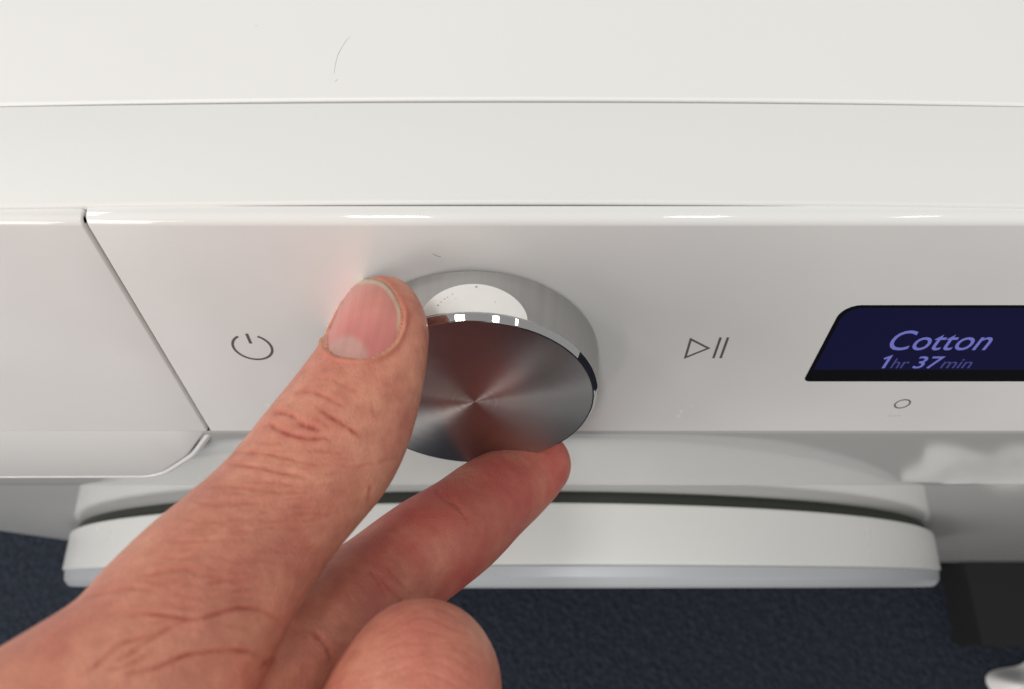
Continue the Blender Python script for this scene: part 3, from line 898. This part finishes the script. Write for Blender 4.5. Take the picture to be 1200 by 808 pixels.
def cam_to_mm(V):
    return V[:, [0]] * np.array([1., 0, 0]) - V[:, [1]] * UP + V[:, [2]] * AX
def mesh_np(name, V, Fq, material):
    me = bpy.data.meshes.new(name)
    me.vertices.add(len(V)); me.vertices.foreach_set('co', wm(cam_to_mm(V)).astype(np.float32).ravel())
    me.loops.add(len(Fq) * 4); me.loops.foreach_set('vertex_index', Fq.astype(np.int32).ravel())
    me.polygons.add(len(Fq)); me.polygons.foreach_set('loop_start', np.arange(len(Fq), dtype=np.int32) * 4)
    me.polygons.foreach_set('use_smooth', np.ones(len(Fq), bool))
    me.update(calc_edges=True); me.validate()
    me.materials.append(material)
    return me
def skin_material():
    m, nt, b = mat('skin')
    N = nt.nodes; Lk = nt.links
    tc = N.new('ShaderNodeTexCoord')
    at = N.new('ShaderNodeAttribute'); at.attribute_name = 'tint'
    sp = N.new('ShaderNodeSeparateColor'); Lk.new(at.outputs['Color'], sp.inputs[0])
    n1 = N.new('ShaderNodeTexNoise'); n1.inputs['Scale'].default_value = 90; n1.inputs['Detail'].default_value = 7; n1.inputs['Roughness'].default_value = .62
    Lk.new(tc.outputs['Object'], n1.inputs['Vector'])
    r1 = N.new('ShaderNodeValToRGB')
    r1.color_ramp.elements[0].position = .36; r1.color_ramp.elements[0].color = (0.58, 0.205, 0.143, 1)
    r1.color_ramp.elements[1].position = .64; r1.color_ramp.elements[1].color = (0.69, 0.308, 0.204, 1)
    Lk.new(n1.outputs['Fac'], r1.inputs['Fac'])
    n2 = N.new('ShaderNodeTexNoise'); n2.inputs['Scale'].default_value = 420; n2.inputs['Detail'].default_value = 3
    Lk.new(tc.outputs['Object'], n2.inputs['Vector'])
    mxa = N.new('ShaderNodeMix'); mxa.data_type = 'RGBA'; mxa.blend_type = 'MULTIPLY'
    mxa.inputs['Factor'].default_value = 1
    r2 = N.new('ShaderNodeValToRGB')
    r2.color_ramp.elements[0].position = .3; r2.color_ramp.elements[0].color = (.90, .86, .86, 1)
    r2.color_ramp.elements[1].position = .65; r2.color_ramp.elements[1].color = (1.06, 1.06, 1.06, 1)
    Lk.new(n2.outputs['Fac'], r2.inputs['Fac'])
    Lk.new(r1.outputs['Color'], mxa.inputs['A']); Lk.new(r2.outputs['Color'], mxa.inputs['B'])
    mx = N.new('ShaderNodeMix'); mx.data_type = 'RGBA'; mx.inputs['B'].default_value = (0.42, 0.075, 0.045, 1)
    mu = N.new('ShaderNodeMath'); mu.operation = 'MULTIPLY'; mu.inputs[1].default_value = .95
    Lk.new(sp.outputs[0], mu.inputs[0]); Lk.new(mu.outputs[0], mx.inputs['Factor'])
    Lk.new(mxa.outputs['Result'], mx.inputs['A'])
    mx2 = N.new('ShaderNodeMix'); mx2.data_type = 'RGBA'; mx2.inputs['B'].default_value = (0.66, 0.42, 0.28, 1)
    mu2 = N.new('ShaderNodeMath'); mu2.operation = 'MULTIPLY'; mu2.inputs[1].default_value = .7
    Lk.new(sp.outputs[1], mu2.inputs[0]); Lk.new(mu2.outputs[0], mx2.inputs['Factor'])
    Lk.new(mx.outputs['Result'], mx2.inputs['A'])
    mx3 = N.new('ShaderNodeMix'); mx3.data_type = 'RGBA'; mx3.inputs['B'].default_value = (0.52, 0.100, 0.085, 1)
    n3 = N.new('ShaderNodeTexNoise'); n3.inputs['Scale'].default_value = 62; n3.inputs['Detail'].default_value = 4
    Lk.new(tc.outputs['Object'], n3.inputs['Vector'])
    m3 = N.new('ShaderNodeMapRange'); m3.inputs['From Min'].default_value = .36; m3.inputs['From Max'].default_value = .66
    m3.inputs['To Min'].default_value = .25; m3.inputs['To Max'].default_value = .95
    Lk.new(n3.outputs['Fac'], m3.inputs['Value'])
    mu3 = N.new('ShaderNodeMath'); mu3.operation = 'MULTIPLY'
    Lk.new(m3.outputs['Result'], mu3.inputs[1])
    Lk.new(sp.outputs[2], mu3.inputs[0]); Lk.new(mu3.outputs[0], mx3.inputs['Factor'])
    Lk.new(mx2.outputs['Result'], mx3.inputs['A'])
    Lk.new(mx3.outputs['Result'], b.inputs['Base Color'])
    b.inputs['Roughness'].default_value = .46
    b.inputs['Specular IOR Level'].default_value = .38
    b.inputs['Subsurface Weight'].default_value = .22
    b.inputs['Subsurface Radius'].default_value = (1.0, .35, .18)
    b.inputs['Subsurface Scale'].default_value = .0022
    v = N.new('ShaderNodeTexVoronoi'); v.feature = 'DISTANCE_TO_EDGE'; v.inputs['Scale'].default_value = 1150
    mp = N.new('ShaderNodeMapping'); mp.inputs['Rotation'].default_value = (0, .6, .7); mp.inputs['Scale'].default_value = (1, .85, 1)
    Lk.new(tc.outputs['Object'], mp.inputs['Vector'])
    nz = N.new('ShaderNodeTexNoise'); nz.inputs['Scale'].default_value = 260; nz.inputs['Detail'].default_value = 2
    Lk.new(tc.outputs['Object'], nz.inputs['Vector'])
    va = N.new('ShaderNodeVectorMath'); va.operation = 'MULTIPLY_ADD'; va.inputs[1].default_value = (.0016, .0016, .0016)
    Lk.new(nz.outputs['Color'], va.inputs[0]); Lk.new(mp.outputs[0], va.inputs[2])
    Lk.new(va.outputs[0], v.inputs['Vector'])
    mrv = N.new('ShaderNodeMapRange'); mrv.inputs['From Max'].default_value = .25
    Lk.new(v.outputs['Distance'], mrv.inputs['Value'])
    bp = N.new('ShaderNodeBump'); bp.inputs['Strength'].default_value = .3; bp.inputs['Distance'].default_value = .00014
    Lk.new(mrv.outputs['Result'], bp.inputs['Height'])
    bp2 = N.new('ShaderNodeBump'); bp2.inputs['Strength'].default_value = .36; bp2.inputs['Distance'].default_value = .0005
    Lk.new(n2.outputs['Fac'], bp2.inputs['Height']); Lk.new(bp.outputs['Normal'], bp2.inputs['Normal'])
    Lk.new(bp2.outputs['Normal'], b.inputs['Normal'])
    return m
M_SKIN = skin_material()
me = mesh_np('hand', HV, HF, M_SKIN)
# blood-flushed skin: sides and pads of the fingers are redder than the back of the thumb
di = chain_sdf(HV0, index_c, NAILN, 1.5)
dt = thumb_only(HV0)
flush = np.clip((dt - di) / 5, 0, 1) * np.clip(1 - np.abs(di) / 4, 0, 1) * np.clip((px - 350) / 90, 0, 1)
flush = np.maximum(flush, .3 * is_mid)
col = np.zeros((len(HV), 4), np.float32); col[:, 0] = red; col[:, 1] = pale; col[:, 2] = flush; col[:, 3] = 1
ca = me.color_attributes.new('tint', 'FLOAT_COLOR', 'POINT'); ca.data.foreach_set('color', col.ravel())
hand = bpy.data.objects.new('hand', me); C.objects.link(hand)
hand['label'] = 'left hand pinching the steel knob between thumb and forefinger'
hand['category'] = 'hand'

# thumb nail: curved plate lying in its fold, with pale half-moon and free edge
def depth_on(sdf, X, Y, z0=100., z1=150.):
    D = np.stack([(X - 600) / FPX, (Y - 404) / FPX, np.ones_like(X)], 1)
    Z = np.full(len(X), z0)
    for _ in range(60):
        Z = Z + np.clip(sdf(D * Z[:, None]), -3, 3) * .8
    return D * Z[:, None]
ctr = np.array([427., 377.])
nr, na = 22, 96
NPs = np.array(smooth_poly(NAIL + [NAIL[0]], 12)[:-1])
sel = NPs[np.linspace(0, len(NPs), na, endpoint=False).astype(int)]
pxy = np.concatenate([ctr + (sel - ctr) * (k / (nr - 1)) for k in range(nr)])
P3 = depth_on(thumb_only, pxy[:, 0], pxy[:, 1])
eps = .05
Nn = np.stack([thumb_only(P3 + e) - thumb_only(P3 - e) for e in np.eye(3) * eps], 1); Nn /= np.linalg.norm(Nn, axis=1)[:, None]
fr = np.clip((378 - pxy[:, 1]) / 40, 0, 1)
rho = np.repeat(np.arange(nr) / (nr - 1), na)
off = -.42 + .55 * fr * np.clip((474 - pxy[:, 0]) / 26, .25, 1) + .22 * (1 - rho ** 2)
top3 = P3 + Nn * off[:, None]
edge = top3[-na:] - Nn[-na:] * .55
V = np.vstack([top3, edge])
F_ = []
for k in range(nr):
    for j in range(na):
        a, b2 = k * na + j, k * na + (j + 1) % na
        F_.append((a, a + na, b2 + na, b2))
F_ = np.array(F_)
M_NAIL, nt, b = mat('nail')
at = nt.nodes.new('ShaderNodeAttribute'); at.attribute_name = 'nail_colour'
nt.links.new(at.outputs['Color'], b.inputs['Base Color'])
b.inputs['Roughness'].default_value = .30; b.inputs['Specular IOR Level'].default_value = .45
b.inputs['Subsurface Weight'].default_value = .15; b.inputs['Subsurface Radius'].default_value = (1, .4, .3); b.inputs['Subsurface Scale'].default_value = .0015
tcn = nt.nodes.new('ShaderNodeTexCoord'); wn = nt.nodes.new('ShaderNodeTexNoise'); wn.inputs['Scale'].default_value = 500
nt.links.new(tcn.outputs['Object'], wn.inputs['Vector'])
bpn = nt.nodes.new('ShaderNodeBump'); bpn.inputs['Strength'].default_value = .12; bpn.inputs['Distance'].default_value = .0003
nt.links.new(wn.outputs['Fac'], bpn.inputs['Height']); nt.links.new(bpn.outputs['Normal'], b.inputs['Normal'])
mn = mesh_np('thumb_nail', V, F_, M_NAIL)
q = np.vstack([pxy, sel])
pink = np.array([.62, .25, .205]); pink2 = np.array([.57, .20, .18]); lun = np.array([.58, .315, .275]); free_c = np.array([.58, .42, .30])
g = np.clip((q[:, 1] - 350) / 50, 0, 1)[:, None]
colr = pink * (1 - g) + pink2 * g
# half-moon: ellipse around its own centre near the base
lx, ly = q[:, 0] - 406, q[:, 1] - 417
lu = lx * .94 + ly * .34; lv = -lx * .34 + ly * .94
em = 1 - np.sqrt((lu / 27) ** 2 + (lv / 27) ** 2)
w_ = (np.clip((em + .06) / .30, 0, 1) ** 1.3)[:, None]
colr = colr * (1 - w_) + lun * w_
FE = smooth_poly([(385, 378), (391, 362), (400, 346), (409, 337), (420, 333.5), (432, 332.5), (445, 335.5), (455, 343), (463, 354), (467, 366)], 6)
dfe, _ = seg_dist(q[:, 0], q[:, 1], FE)
pin = inside_poly(q[:, 0], q[:, 1], [(x, y) for x, y in FE] + [(462, 420), (380, 420)])
w2 = np.where(pin, np.clip(1 - dfe / 1.5, 0, 1), 1.0) * np.clip((392 - q[:, 1]) / 14, 0, 1)
colr = colr * (1 - w2[:, None]) + free_c * w2[:, None]
ridg = 1 + .05 * np.sin((q[:, 0] + .22 * q[:, 1]) * .9) * np.sin((q[:, 0] + .22 * q[:, 1]) * .37) + .03 * np.sin(q[:, 0] * .21 + q[:, 1] * .13)
c4 = np.ones((len(q), 4), np.float32); c4[:, :3] = colr * ridg[:, None]
ca = mn.color_attributes.new('nail_colour', 'FLOAT_COLOR', 'POINT'); ca.data.foreach_set('color', c4.ravel())
nail = bpy.data.objects.new('thumb_nail', mn); C.objects.link(nail); nail.parent = hand
